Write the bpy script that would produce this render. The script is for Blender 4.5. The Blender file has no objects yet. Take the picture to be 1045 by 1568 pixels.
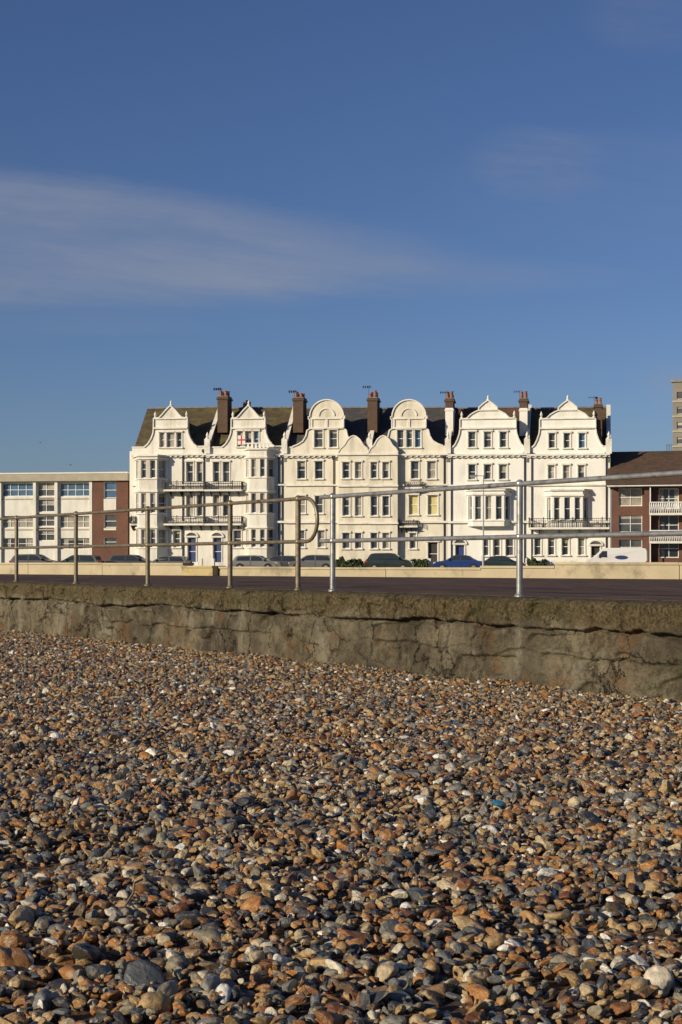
import bpy, math, random
import numpy as np
from mathutils import Vector, noise, Matrix, Euler
random.seed(7); rng=np.random.default_rng(7)
sc=bpy.context.scene
EYE=0.33; FP=2300.0; HY=861.0; CX=523.0
# ------------------------------------------------------------ materials
def newmat(name):
    m=bpy.data.materials.new(name); m.use_nodes=True
    nt=m.node_tree; bs=nt.nodes['Principled BSDF']; return m,nt,bs
def mat(name,c1,c2=None,scale=3.0,rough=0.8,metal=0.0,bump=0.0,bscale=None,c3=None,s3=0.4,t3=(0.5,0.65),spec=0.5,stretch=(1,1,1)):
    m,nt,bs=newmat(name); L=nt.links
    bs.inputs['Roughness'].default_value=rough; bs.inputs['Metallic'].default_value=metal
    bs.inputs['Specular IOR Level'].default_value=spec
    if c2 is None: c2=tuple(x*0.85 for x in c1)
    tc=nt.nodes.new('ShaderNodeTexCoord'); mp=nt.nodes.new('ShaderNodeMapping'); mp.inputs['Scale'].default_value=stretch
    L.new(tc.outputs['Object'],mp.inputs[0])
    n=nt.nodes.new('ShaderNodeTexNoise'); n.inputs['Scale'].default_value=scale; n.inputs['Detail'].default_value=6
    L.new(mp.outputs[0],n.inputs[0])
    r=nt.nodes.new('ShaderNodeValToRGB'); r.color_ramp.elements[0].position=.35; r.color_ramp.elements[1].position=.65
    r.color_ramp.elements[0].color=(*c1,1); r.color_ramp.elements[1].color=(*c2,1)
    L.new(n.outputs[0],r.inputs[0]); out=r.outputs[0]
    if c3:
        n3=nt.nodes.new('ShaderNodeTexNoise'); n3.inputs['Scale'].default_value=s3; n3.inputs['Detail'].default_value=8; n3.inputs['Roughness'].default_value=.65
        L.new(mp.outputs[0],n3.inputs[0])
        mr=nt.nodes.new('ShaderNodeMapRange'); mr.inputs[1].default_value=t3[0]; mr.inputs[2].default_value=t3[1]
        L.new(n3.outputs[0],mr.inputs[0])
        mx=nt.nodes.new('ShaderNodeMix'); mx.data_type='RGBA'; mx.inputs[7].default_value=(*c3,1)
        L.new(mr.outputs[0],mx.inputs[0]); L.new(out,mx.inputs[6]); out=mx.outputs[2]
    L.new(out,bs.inputs['Base Color'])
    if bump:
        nb=nt.nodes.new('ShaderNodeTexNoise'); nb.inputs['Scale'].default_value=bscale or scale*4; nb.inputs['Detail'].default_value=6
        L.new(mp.outputs[0],nb.inputs[0])
        bp=nt.nodes.new('ShaderNodeBump'); bp.inputs['Strength'].default_value=bump; bp.inputs['Distance'].default_value=.02
        L.new(nb.outputs[0],bp.inputs['Height']); L.new(bp.outputs[0],bs.inputs['Normal'])
    return m
M={}
M['stucco']=mat('white_stucco',(.76,.73,.66),(.66,.63,.55),1.1,.85,c3=(.42,.39,.32),s3=1.1,t3=(.52,.78),stretch=(1,1,.22))
M['stucco_cream']=mat('cream_stucco',(.72,.67,.56),(.63,.58,.47),1.1,.85,c3=(.42,.38,.29),s3=1.1,t3=(.52,.78),stretch=(1,1,.22))
M['stucco_bright']=mat('bright_white_stucco',(.81,.79,.74),(.75,.73,.67),1.0,.8,c3=(.54,.52,.46),s3=1.0,t3=(.55,.8),stretch=(1,1,.22))
M['trim']=mat('white_painted_trim',(.78,.75,.69),(.64,.61,.54),1.6,.7,c3=(.45,.42,.35),s3=2.5,t3=(.58,.75),stretch=(1,1,.5))
M['frame']=mat('white_window_frame',(.75,.75,.72),None,2,.5)
M['glass']=mat('dark_window_glass',(.02,.025,.03),(.05,.055,.065),.5,.12)
M['glass2']=mat('grey_window_glass',(.10,.10,.10),(.04,.045,.05),.7,.15)
M['curtain']=mat('net_curtain_behind_glass',(.38,.35,.29),(.20,.18,.15),1.2,.35)
M['glassblue']=mat('blue_window_glass',(.08,.16,.27),(.05,.10,.17),.6,.1)  # opaque panes with a blue base colour
M['yellow']=mat('yellow_blind',(.58,.50,.22),None,2,.6)
M['slate']=mat('slate_roof',(.04,.04,.045),(.065,.062,.06),3.5,.75,c3=(.10,.085,.055),s3=1.2,t3=(.5,.7),bump=.8,bscale=6,stretch=(1,1,2.5))
M['slate_moss']=mat('mossy_tile_roof',(.055,.042,.026),(.095,.066,.032),3.0,.85,c3=(.115,.10,.035),s3=1.0,t3=(.45,.62),bump=.8,bscale=6,stretch=(1,1,2))
M['tile_brown']=mat('brown_tile_roof',(.085,.045,.028),(.13,.072,.04),3.0,.85,c3=(.055,.046,.026),s3=1.0,t3=(.45,.65),bump=.8,bscale=7,stretch=(1,1,3))
M['iron']=mat('black_ironwork',(.02,.02,.022),None,4,.5)
M['pot']=mat('terracotta_pot',(.33,.13,.07),(.22,.09,.05),5,.8)
M['lead']=mat('lead_flashing',(.12,.12,.13),(.2,.2,.2),3,.6)
M['door_blue']=mat('blue_door_paint',(.03,.05,.16),None,3,.4)
M['door_dark']=mat('dark_doorway',(.03,.025,.02),None,3,.6)
M['red']=mat('red_cloth',(.55,.03,.03),None,3,.8)
M['panel']=mat('white_cladding_panel',(.70,.68,.62),(.60,.58,.52),1.5,.6,c3=(.45,.42,.36),s3=1.2,t3=(.58,.8),stretch=(1,1,.4))
M['beige']=mat('beige_fascia',(.38,.34,.26),(.33,.29,.21),1.5,.7)
M['conc_tower']=mat('tower_render',(.22,.20,.17),(.18,.165,.14),.5,.8)
def brickmat(name,a,b,mortar):
    m,nt,bs=newmat(name); L=nt.links
    tc=nt.nodes.new('ShaderNodeTexCoord'); sp=nt.nodes.new('ShaderNodeSeparateXYZ'); L.new(tc.outputs['Object'],sp.inputs[0])
    ad=nt.nodes.new('ShaderNodeMath'); ad.operation='SUBTRACT'; L.new(sp.outputs[0],ad.inputs[0]); L.new(sp.outputs[1],ad.inputs[1])
    cb=nt.nodes.new('ShaderNodeCombineXYZ'); L.new(ad.outputs[0],cb.inputs[0]); L.new(sp.outputs[2],cb.inputs[1])
    br=nt.nodes.new('ShaderNodeTexBrick'); br.inputs['Scale'].default_value=1; br.inputs['Brick Width'].default_value=.23; br.inputs['Row Height'].default_value=.075
    br.inputs['Mortar Size'].default_value=.008; br.inputs['Color1'].default_value=(*a,1); br.inputs['Color2'].default_value=(*b,1); br.inputs['Mortar'].default_value=(*mortar,1)
    L.new(cb.outputs[0],br.inputs[0])
    n=nt.nodes.new('ShaderNodeTexNoise'); n.inputs['Scale'].default_value=.8; n.inputs['Detail'].default_value=6; L.new(tc.outputs['Object'],n.inputs[0])
    mr=nt.nodes.new('ShaderNodeMapRange'); mr.inputs[3].default_value=.6; mr.inputs[4].default_value=1.3; L.new(n.outputs[0],mr.inputs[0])
    mx=nt.nodes.new('ShaderNodeVectorMath'); mx.operation='SCALE'; L.new(br.outputs[0],mx.inputs[0]); L.new(mr.outputs[0],mx.inputs['Scale'])
    L.new(mx.outputs[0],bs.inputs['Base Color']); bs.inputs['Roughness'].default_value=.9
    return m
M['brick']=brickmat('red_brown_brick',(.15,.055,.035),(.11,.04,.027),(.15,.11,.08))
M['brick_ch']=brickmat('chimney_brick',(.12,.07,.04),(.08,.045,.03),(.10,.075,.055))

# ------------------------------------------------------------ builder
class Frame:
    def __init__(s,O,e):
        s.O=Vector((O[0],O[1],0)); s.e=Vector((e[0],e[1],0)).normalized(); s.n=Vector((s.e.y,-s.e.x,0))
    def pt(s,u,w,z): return s.O+s.e*u+s.n*w+Vector((0,0,z))
    def sub(s,u0,w0,u1,w1):
        a=s.pt(u0,w0,0); b=s.pt(u1,w1,0); f=Frame(a,b-a); f.len=(b-a).length; return f
class Facade(Frame):
    def __init__(s,pxl,dl,pxr,dr):
        A=Vector(((pxl-CX)/FP*dl,dl)); Bp=Vector(((pxr-CX)/FP*dr,dr)); super().__init__(A,Bp-A)
    def u(s,px):
        k=(px-CX)/FP; return (k*s.O.y-s.O.x)/(s.e.x-k*s.e.y)
    def z(s,px,py):
        d=s.O.y+s.e.y*s.u(px); return (HY-py)/FP*d+EYE
class Build:
    def __init__(s,name,loc=(0,0,0)): s.name=name; s.loc=Vector(loc); s.parts={}
    def face(s,part,m,pts):
        v,f=s.parts.setdefault((part,m),([],[])); i=len(v); v.extend([tuple(Vector(p)-s.loc) for p in pts]); f.append(tuple(range(i,i+len(pts))))
    def mesh(s,part,m,vs,fs):
        v,f=s.parts.setdefault((part,m),([],[])); i=len(v); v.extend([tuple(Vector(p)-s.loc) for p in vs]); f.extend([tuple(j+i for j in q) for q in fs])
    def box(s,part,m,fr,u0,u1,w0,w1,z0,z1):
        P=[fr.pt(u,w,z) for z in (z0,z1) for w in (w0,w1) for u in (u0,u1)]
        s.mesh(part,m,P,[(0,2,3,1),(4,5,7,6),(2,6,7,3),(0,1,5,4),(0,4,6,2),(1,3,7,5)])
    def prism(s,part,m,fr,poly,w0,w1):
        n=len(poly); P=[fr.pt(u,w0,z) for u,z in poly]+[fr.pt(u,w1,z) for u,z in poly]
        F=[tuple(range(n,2*n)),tuple(range(n-1,-1,-1))]+[(i,(i+1)%n,n+(i+1)%n,n+i) for i in range(n)]
        s.mesh(part,m,P,F)
    def ribbon(s,part,m,fr,line,t,w0,w1):
        n=len(line); outer=[]
        for i,(u,z) in enumerate(line):
            a=line[max(i-1,0)]; b=line[min(i+1,n-1)]; du,dz=b[0]-a[0],b[1]-a[1]; l=math.hypot(du,dz) or 1
            outer.append((u-dz/l*t,z+du/l*t))
        for i in range(n-1):
            s.prism(part,m,fr,[line[i],line[i+1],outer[i+1],outer[i]],w0,w1)
    def lathe(s,part,m,c,prof,seg=10,axis='z'):
        vs=[];fs=[]
        for r,h in prof:
            for k in range(seg):
                a=2*math.pi*k/seg; vs.append((c[0]+r*math.cos(a),c[1]+r*math.sin(a),c[2]+h) if axis=='z' else (c[0]+r*math.cos(a),c[1]+h,c[2]+r*math.sin(a)))
        for i in range(len(prof)-1):
            for k in range(seg):
                fs.append((i*seg+k,i*seg+(k+1)%seg,(i+1)*seg+(k+1)%seg,(i+1)*seg+k))
        fs.append(tuple(range((len(prof)-1)*seg,len(prof)*seg))); fs.append(tuple(range(seg-1,-1,-1)))
        s.mesh(part,m,vs,fs)
    def finish(s,smooth=(),rot=0):
        e=bpy.data.objects.new(s.name,None); e.location=s.loc; e.rotation_euler=(0,0,rot); e.empty_display_size=.5; sc.collection.objects.link(e)
        for (part,m),(v,f) in s.parts.items():
            me=bpy.data.meshes.new(part); me.from_pydata(v,[],f); me.materials.append(M[m] if isinstance(m,str) else m)
            o=bpy.data.objects.new(part,me); sc.collection.objects.link(o); o.parent=e
            if part in smooth:
                for p in me.polygons: p.use_smooth=True
        return e
def single(name,m,v,f,smooth=False):
    me=bpy.data.meshes.new(name); me.from_pydata([tuple(x) for x in v],[],f); me.materials.append(m); o=bpy.data.objects.new(name,me); sc.collection.objects.link(o)
    if smooth:
        for p in me.polygons: p.use_smooth=True
    return o
def window(b,fr,a,c,z0,z1,w,kind=None,trim='trim',bars=True,surround=True):
    dp=.26
    if kind is None: kind=random.choice(['glass','glass','glass2','glass','curtain','glass2'])
    for q in ([(a,w,z0),(a,w,z1),(a,w-dp,z1),(a,w-dp,z0)],[(c,w,z0),(c,w-dp,z0),(c,w-dp,z1),(c,w,z1)],[(a,w,z1),(c,w,z1),(c,w-dp,z1),(a,w-dp,z1)],[(a,w,z0),(a,w-dp,z0),(c,w-dp,z0),(c,w,z0)]):
        b.face('window_reveals',trim,[fr.pt(*p) for p in q])
    g=w-dp+.002
    b.face('window_glass',kind,[fr.pt(a,g,z0),fr.pt(c,g,z0),fr.pt(c,g,z1),fr.pt(a,g,z1)])
    if kind in('glass','glass2') and random.random()<.5 and (c-a)>.5:
        zz=z1-(z1-z0)*random.choice([.2,.3,.45])
        b.face('blinds','curtain',[fr.pt(a,g+.004,zz),fr.pt(c,g+.004,zz),fr.pt(c,g+.004,z1),fr.pt(a,g+.004,z1)])
    if kind=='glass' and random.random()<.5:
        for x0,x1 in ((a,a+(c-a)*.22),(c-(c-a)*.22,c)): b.face('side_curtains','curtain',[fr.pt(x0,g+.006,z0),fr.pt(x1,g+.006,z0),fr.pt(x1,g+.006,z1),fr.pt(x0,g+.006,z1)])
    ft=.055; f0,f1=g+.01,g+.07
    b.box('window_frames','frame',fr,a,a+ft,f0,f1,z0,z1); b.box('window_frames','frame',fr,c-ft,c,f0,f1,z0,z1)
    b.box('window_frames','frame',fr,a+ft,c-ft,f0,f1,z1-ft,z1); b.box('window_frames','frame',fr,a+ft,c-ft,f0,f1,z0,z0+ft*1.3)
    if bars:
        zm=(z0+z1)/2; b.box('window_frames','frame',fr,a+ft,c-ft,f0,f1+.01,zm-.03,zm+.03)
        if c-a>1.1:
            k=int((c-a)/.75)
            for i in range(1,k):
                x=a+(c-a)*i/k; b.box('window_frames','frame',fr,x-.03,x+.03,f0,f1-.006,z0+ft*1.3,z1-ft)
    if surround:
        t=.11; b.box('window_surrounds',trim,fr,a-t,a,w+.002,w+.07,z0,z1); b.box('window_surrounds',trim,fr,c,c+t,w+.002,w+.07,z0,z1)
        b.box('window_surrounds',trim,fr,a-t-.04,c+t+.04,w+.002,w+.18,z1,z1+.16)
        b.box('window_surrounds',trim,fr,a-t-.05,c+t+.05,w+.002,w+.2,z0-.11,z0)
def panel(b,part,m,fr,u0,u1,z0,z1,w,holes,**kw):
    us=sorted({u0,u1}|{h[0] for h in holes}|{h[1] for h in holes}); zs=sorted({z0,z1}|{h[2] for h in holes}|{h[3] for h in holes})
    us=[x for x in us if u0-1e-6<=x<=u1+1e-6]; zs=[x for x in zs if z0-1e-6<=x<=z1+1e-6]
    for i in range(len(us)-1):
        for j in range(len(zs)-1):
            cu,cz=(us[i]+us[i+1])/2,(zs[j]+zs[j+1])/2
            if any(h[0]<cu<h[1] and h[2]<cz<h[3] for h in holes): continue
            b.face(part,m,[fr.pt(us[i],w,zs[j]),fr.pt(us[i+1],w,zs[j]),fr.pt(us[i+1],w,zs[j+1]),fr.pt(us[i],w,zs[j+1])])
    for h in holes:
        window(b,fr,h[0],h[1],h[2],h[3],w,kind=h[4] if len(h)>4 else None,**kw)
GZ=-0.45
# ------------------------------------------------------------ terrace
F=Facade(203,151,935,143)
def hp(L):
    r=[]
    for h in L:
        cx=(h[0]+h[1])/2; t=(F.u(h[0]),F.u(h[1]),F.z(cx,h[3]),F.z(cx,h[2])); r.append(t+tuple(h[4:]))
    return r
gA=[(0,622),(3,625),(7,629),(12,635),(17,640),(25,641),(25,657)]
gAw=[(25,657),(26,664),(29,672),(34,680),(40,685)]
gB=[(25*math.sin(a),638-25*math.cos(a)) for a in [i*math.pi/2/8 for i in range(9)]]+[(27,638),(27,641),(25,641),(25,657)]
gBw=[(25,657),(29,659),(31,668),(36,676),(44,681),(52,684)]
gC=[(0,614),(6,618),(13,624),(14,629),(19,631),(26,635),(32,641),(42,642),(42,657)]
gCw=[(42,657),(43,664),(46,673),(50,681),(54,685)]
def balcony(b,x0,x1,yt,yb,proj=1.1):
    u0,u1=F.u(x0),F.u(x1); cx=(x0+x1)/2; z0,z1=F.z(cx,yb),F.z(cx,yt)
    b.box('balcony_slab','trim',F,u0,u1,.003,proj,z0-.18,z0)
    b.box('balcony_rail','iron',F,u0,u1,proj-.06,proj,z1-.05,z1); b.box('balcony_rail','iron',F,u0,u1,proj-.05,proj-.01,z0+.1,z0+.14)
    n=int((u1-u0)/.17)
    for i in range(n+1):
        x=u0+(u1-u0)*i/n; t=.018 if i%8 else .05
        b.box('balcony_bars','iron',F,x-t,x+t,proj-.05,proj-.01,z0,z1+(0 if i%8 else .1))
    b.box('balcony_rail','iron',F,u0,u1,proj-.045,proj-.015,z1-.25,z1-.22)
    for x in (u0,u1):
        b.box('balcony_rail','iron',F,x-.03,x+.03,.02,proj-.06,z1-.05,z1)
        for k in range(7): b.box('balcony_bars','iron',F,x-.02,x+.02,.1+k*.14,.13+k*.14,z0,z1-.05)
    for i in range(4):
        x=u0+(u1-u0)*(i+.5)/4; b.prism('balcony_brackets','iron',Frame(F.pt(x,0,0),-F.n),[(-.9,z0-.18),(-.02,z0-.18),(-.02,z0-.7)],-.03,.03)
def bay(b,x0,x1,inset,proj,ytop,ybot,floors,wallm,nfront=2,cant=True):
    u0,u1=F.u(x0),F.u(x1); iu=inset/15.5; cx=(x0+x1)/2; zt,zb=F.z(cx,ytop),(GZ if ybot is None else F.z(cx,ybot))
    frs=[F.sub(u0,0,u0+iu,proj),F.sub(u0+iu,proj,u1-iu,proj),F.sub(u1-iu,proj,u1,0)]
    for k,fr in enumerate(frs):
        hs=[]
        for (ya,yb_) in floors:
            z0,z1=F.z(cx,yb_),F.z(cx,ya)
            if k==1:
                n=nfront; seg=fr.len/n
                for i in range(n): hs.append((i*seg+.2,(i+1)*seg-.2,z0,z1))
            elif fr.len>.9 : hs.append((.22,fr.len-.22,z0,z1))
        panel(b,'bay_walls',wallm,fr,0,fr.len,zb,zt,0,hs,surround=False)
    def cap(za,zb2,g,part='bay_mouldings',m='trim'):
        q=[(u0-g,.002),(u0+iu-g*.6,proj+g),(u1-iu+g*.6,proj+g),(u1+g,.002)]
        P=[F.pt(u,w,za) for u,w in q]+[F.pt(u,w,zb2) for u,w in q]
        b.mesh(part,m,P,[(0,1,2,3)[::-1],(4,5,6,7),(0,1,5,4),(1,2,6,5),(2,3,7,6)])
    cap(zt,zt+.16,.22)
    for (ya,yb_) in floors:
        cap(F.z(cx,ya)+.1,F.z(cx,ya)+.26,.16); cap(F.z(cx,yb_)-.14,F.z(cx,yb_)-.03,.1)
def house(x0,x1,c,prof,wing,hw,wallm,roofm,gwin,fwin,doors,left_end=False):
    b=Build('terraced_house',F.pt(F.u(c),-4,GZ))
    u0,u1=F.u(x0),F.u(x1); zc=lambda y:F.z(c,y)
    uu=lambda dx:F.u(c+dx)
    zw=zc(690)
    holes=hp(fwin); dh=[]
    for d in doors: dh.append((F.u(d[0]),F.u(d[1]),GZ+.45,zc(d[2]),d[3]))
    panel(b,'front_wall',wallm,F,u0,u1,GZ,zw,0,holes)if not dh else panel(b,'front_wall',wallm,F,u0,u1,GZ,zw,0,holes+dh)
    for d in dh:
        b.box('door_step','trim',F,d[0]-.3,d[1]+.3,.01,1.0,GZ,GZ+.22); b.box('door_step','trim',F,d[0]-.2,d[1]+.2,.01,.6,GZ+.22,GZ+.42)
        cu=(d[0]+d[1])/2; r=(d[1]-d[0])/2+.15
        arc=[(cu-r*math.cos(a),d[3]+r*.8*math.sin(a)) for a in [i*math.pi/10 for i in range(11)]]
        b.prism('door_fanlight','glass2',F,arc[::-1],.003,.04); b.ribbon('door_arch','trim',F,arc,.14,.003,.16)
    # gable
    top=[(uu(-x),zc(y)) for x,y in prof[::-1]]+[(uu(x),zc(y)) for x,y in prof[1:]]
    b.prism('gable_top',wallm,F,top[::-1],-.35,0)
    panel(b,'gable_wall',wallm,F,uu(-hw),uu(hw),zw,zc(657),0,hp(gwin))
    for sg in (-1,1):
        pl=[(uu(sg*x),zc(y)) for x,y in wing]; pts=pl+[(pl[-1][0],zw),(uu(sg*hw),zw)]
        if sg>0: pts=pts[::-1]
        b.prism('gable_wing',wallm,F,pts,-.35,0)
        b.ribbon('gable_coping','trim',F,pl if sg>0 else pl[::-1],.12,-.42,.14)
    b.ribbon('gable_coping','trim',F,top,.12,-.42,.14)
    b.box('gable_moulding','trim',F,uu(-hw)-.1,uu(hw)+.1,.003,.24,zc(657)+.02,zc(657)+.17)
    b.box('gable_moulding','trim',F,uu(-hw)+.1,uu(hw)-.1,.003,.16,zc(642),zc(642)+.12)
    if prof is gC: b.box('gable_moulding','trim',F,uu(-14),uu(14),.003,.16,zc(629),zc(629)+.12)
    if prof is gB:
        for dx in (-hw+1.5,0,hw-1.5): b.box('gable_pilaster','trim',F,uu(dx)-.12,uu(dx)+.12,.003,.1,zc(657)+.18,zc(642)-.004)
        fan=[(uu(11*math.sin(a)),zc(637-11*math.cos(a))) for a in [-math.pi/2+i*math.pi/10 for i in range(11)]]
        b.ribbon('gable_roundel','trim',F,fan,.12,.003,.1)
    for x in (-hw,hw):
        b.lathe('finials','trim',F.pt(uu(x*.96),-.15,zc(641)),[(.14,0),(.16,.15),(.07,.25),(.14,.4),(.10,.55),(.02,.75)],8)
    if prof is not gB: b.lathe('finials','trim',F.pt(0+uu(0),-.15,zc(prof[0][1])),[(.2,0),(.15,.15),(.07,.25),(.12,.35),(.08,.45),(.02,.6)],8)
    for a,e in ((u0,uu(-wing[-1][0])),(uu(wing[-1][0]),u1)):
        if e-a>.05:
            b.box('parapet',wallm,F,a,e,-.35,0,zw,zc(685)); b.box('parapet_coping','trim',F,a,e,-.42,.08,zc(685),zc(685)+.12)
    # string courses
    b.box('cornice','trim',F,u0,u1,.003,.4,zc(698),zc(698)+.18); b.box('cornice','trim',F,u0,u1,.003,.18,zc(698)-.16,zc(698)-.002)
    n=int((u1-u0)/.55)
    for i in range(n): b.box('cornice_dentils','trim',F,u0+.2+i*.55,u0+.36+i*.55,.181,.36,zc(698)-.14,zc(698)-.003)
    b.box('string_course','trim',F,u0,u1,.003,.22,zc(744),zc(744)+.14); b.box('string_course','trim',F,u0,u1,.003,.28,zc(801),zc(801)+.2)
    b.box('plinth','trim',F,u0,u1,.003,.08,GZ,GZ+.3) if not dh else None
    # roof
    D=11; zr=F.z(c,622)+.35; ze=zc(690)
    P=[F.pt(u,w,z) for u in (u0,u1) for w,z in ((-.36,ze),(-5.2,zr),(-D,ze))]
    b.mesh('roof',roofm,P,[(0,3,4,1),(1,4,5,2),(0,1,2),(3,5,4)])
    b.box('ridge_tiles','lead',F,u0,u1,-5.3,-5.1,zr-.03,zr+.1)
    gz=zc(prof[0][1]+14)
    P=[F.pt(u,w,z) for w in (-.36,-5.1) for u,z in ((uu(-hw),zc(672)),(uu(0),gz),(uu(hw),zc(672)))]
    b.mesh('gable_roof',roofm,P,[(0,1,4,3),(1,2,5,4)])
    b.box('rear_wall','brick',F,u0,u1,-D-.2,-D,GZ,ze); 
    if left_end: b.box('end_wall',wallm,F,u0-.25,u0,-D,-.001,GZ,ze)
    return b
def party(b,x,roof_c):
    u=F.u(x); z0=F.z(x,684); zr=F.z(x,622)+.6
    fr2=Frame(F.pt(u,0,0),-F.n)
    poly=[(-.05,z0-1.5),(5.2,z0-1.5),(5.2,zr),(.45,z0+.55),(-.05,z0+.55)]
    b.prism('party_wall','lead',fr2,poly,-.17,.17)
    b.ribbon('party_wall_coping','trim',fr2,[(-.1,z0+.555),(.45,z0+.555),(5.2,zr+.005)],.1,-.2,.2)
    b.box('party_pier','trim',F,u-.28,u+.28,.001,.3,F.z(x,698)+.2,z0+.75)
    b.lathe('finials','trim',F.pt(u,.15,z0+.75),[(.2,0),(.2,.1),(.08,.2),(.15,.35),(.1,.5),(.02,.7)],8)
def chimney(b,x,ytop,ybot,wpx,white=False,aerial=True,w=-2.6):
    u=F.u(x); h=wpx/15.5/2; zt=F.z(x,ytop)-.42; zb=F.z(x,ybot)
    m='brick_ch'; zm=zt
    if white: zm=zt-.9; b.box('chimney_stack','stucco_bright',F,u-h,u+h,w-.9,w+.9,zb,zm-.002); b.box('chimney_band','trim',F,u-h-.06,u+h+.06,w-.96,w+.96,zm-.3,zm-.15)
    b.box('chimney_top',m,F,u-h,u+h,w-.9,w+.9,zb if not white else zm,zt)
    b.box('chimney_cap',m,F,u-h-.1,u+h+.1,w-1,w+1,zt-.28,zt-.1); b.box('chimney_cap','lead',F,u-h-.04,u+h+.04,w-.94,w+.94,zt+.001,zt+.08)
    for i in range(3):
        for sx in (-.5,.5):
            hh=random.uniform(.35,.75)
            b.lathe('chimney_pots','pot',F.pt(u+sx*h,w-.55+i*.55,zt+.08),[(.15,0),(.12,hh-.1),(.16,hh-.05),(.14,hh)],8)
    if aerial:
        a=u-h-.02; tt=random.uniform(.8,1.5); b.box('tv_aerial','iron',F,a-.025,a,w-.03,w,zt-1,zt+tt)
        b.box('tv_aerial','iron',F,a-.6,a+.3,w-.03,w,zt+tt-.15,zt+tt-.12)
        for k in range(4): b.box('tv_aerial','iron',F,a-.55+k*.22,a-.535+k*.22,w-.3,w+.3,zt+tt-.25,zt+tt-.02)
def pipe(b,x,y0,y1=862):
    u=F.u(x); b.box('drainpipe','iron',F,u-.05,u+.05,.02,.14,max(GZ,F.z(x,y1)),F.z(x,y0)); b.box('drainpipe_hopper','iron',F,u-.14,u+.14,.02,.28,F.z(x,y0)-.05,F.z(x,y0)+.25)
# house 1
b=house(203,318,262,gA,gAw,25,'stucco','slate_moss',[(245,253,662,685,'curtain'),(256,268,662,685,'curtain'),(271,279,662,685,'glass2')],
 [(286,297,707,738,'glass'),(302,311,707,738),(286,297,757,792),(302,311,757,790),(266,277,812,838)],[(288,301,823,'door_blue')],True)
bay(b,208,258,12,1.2,700,None,[(706,733),(756,786),(811,838)],'stucco',2)
balcony(b,256,317,738,750); balcony(b,256,317,791,802); balcony(b,204,212,791,802,.5)
chimney(b,335,598,660,16); pipe(b,281,700); pipe(b,313,692,800); party(b,319,None); b.finish()
# house 2
b=house(318,437,381,gA,gAw,25,'stucco','slate_moss',[(364,373,660,684,'curtain'),(376,386,660,684,'glass2'),(389,397,660,684,'glassblue')],
 [(327,337,707,738),(342,352,707,738,'glass2'),(327,337,757,790),(342,352,757,790),(358,370,812,838)],[(327,340,823,'door_blue')])
bay(b,376,424,11,1.2,690,None,[(704,731),(756,786),(811,838)],'stucco',2)
balcony(b,318,374,738,750); balcony(b,318,374,791,802)
fz=F.z(370,681); fu=F.u(366)
b.box('flag_cloth','frame',F,fu,fu+.75,.3,.31,fz,fz+.9); b.box('flag_cross','red',F,fu,fu+.75,.311,.316,fz+.38,fz+.52); b.box('flag_cross_upright','red',F,fu+.31,fu+.44,.3165,.32,fz,fz+.9)
chimney(b,452,600,660,16); chimney(b,363,612,650,9,False,False,-4.5)
for x in (384,390,396,402,408,414): b.box('balustrade','trim',F,F.u(x)-.1,F.u(x)+.1,.85,1.0,F.z(x,690)+.16,F.z(x,690)+.6)
b.box('balustrade','trim',F,F.u(380),F.u(420),.82,1.03,F.z(400,690)+.6,F.z(400,690)+.72)
pipe(b,428,698); pipe(b,433,698); party(b,437,None); b.finish()
# house 3
b=house(437,567,501,gB,gBw,25,'stucco_cream','slate',[(482,495,658,685,'glass2'),(505,517,658,685,'glass2')],
 [(456,468,706,733),(483,495,706,733),(456,468,759,786,'curtain'),(483,495,759,786),(456,467,812,838),(487,498,812,838,'curtain')],[])
def dutch(b,x0,x1,yt,wallm,w):
    c=(x0+x1)/2; hw=(x1-x0)/2
    pf=[(-hw,694),(-hw*.85,688),(-hw*.6,683),(-hw*.42,676),(-hw*.36,yt+1),(-hw*.15,yt-3),(0,yt-4),(hw*.15,yt-3),(hw*.36,yt+1),(hw*.42,676),(hw*.6,683),(hw*.85,688),(hw,694)]
    pl=[(F.u(c+x),F.z(c,y)) for x,y in pf]
    b.prism('dutch_parapet',wallm,F,([(pl[0][0],F.z(c,700))]+pl+[(pl[-1][0],F.z(c,700))])[::-1],w-.3,w); b.ribbon('dutch_coping','trim',F,pl,.12,w-.36,w+.08)
def sqbay(b,x0,x1,cols,wallm,proj=.7):
    u0,u1=F.u(x0),F.u(x1); hs=[]
    for ya,yb_ in ((708,733),(760,790),(816,840)):
        hs+= hp([(a,c,ya,yb_) for a,c in cols])
    panel(b,'bay_walls',wallm,F,u0,u1,GZ,F.z((x0+x1)/2,700),proj,hs)
    zt=F.z((x0+x1)/2,700)
    for u in (u0,u1): b.face('bay_walls',wallm,[F.pt(u,0,GZ),F.pt(u,proj,GZ),F.pt(u,proj,zt),F.pt(u,0,zt)])
    b.face('bay_walls','lead',[F.pt(u0,0,zt),F.pt(u0,proj,zt),F.pt(u1,proj,zt),F.pt(u1,0,zt)])
    for y in (698,746,803): b.box('bay_mouldings','trim',F,u0-.1,u1+.1 if x1>567 else u1,proj+.003,proj+.22,F.z(x0,y),F.z(x0,y)+.16)
sqbay(b,521,567,[(527,538),(546,556)],'stucco_cream'); dutch(b,521,567,673,'stucco_cream',.7)
chimney(b,567,600,660,15); pipe(b,512,703); party(b,567,None); b.finish()
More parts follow.
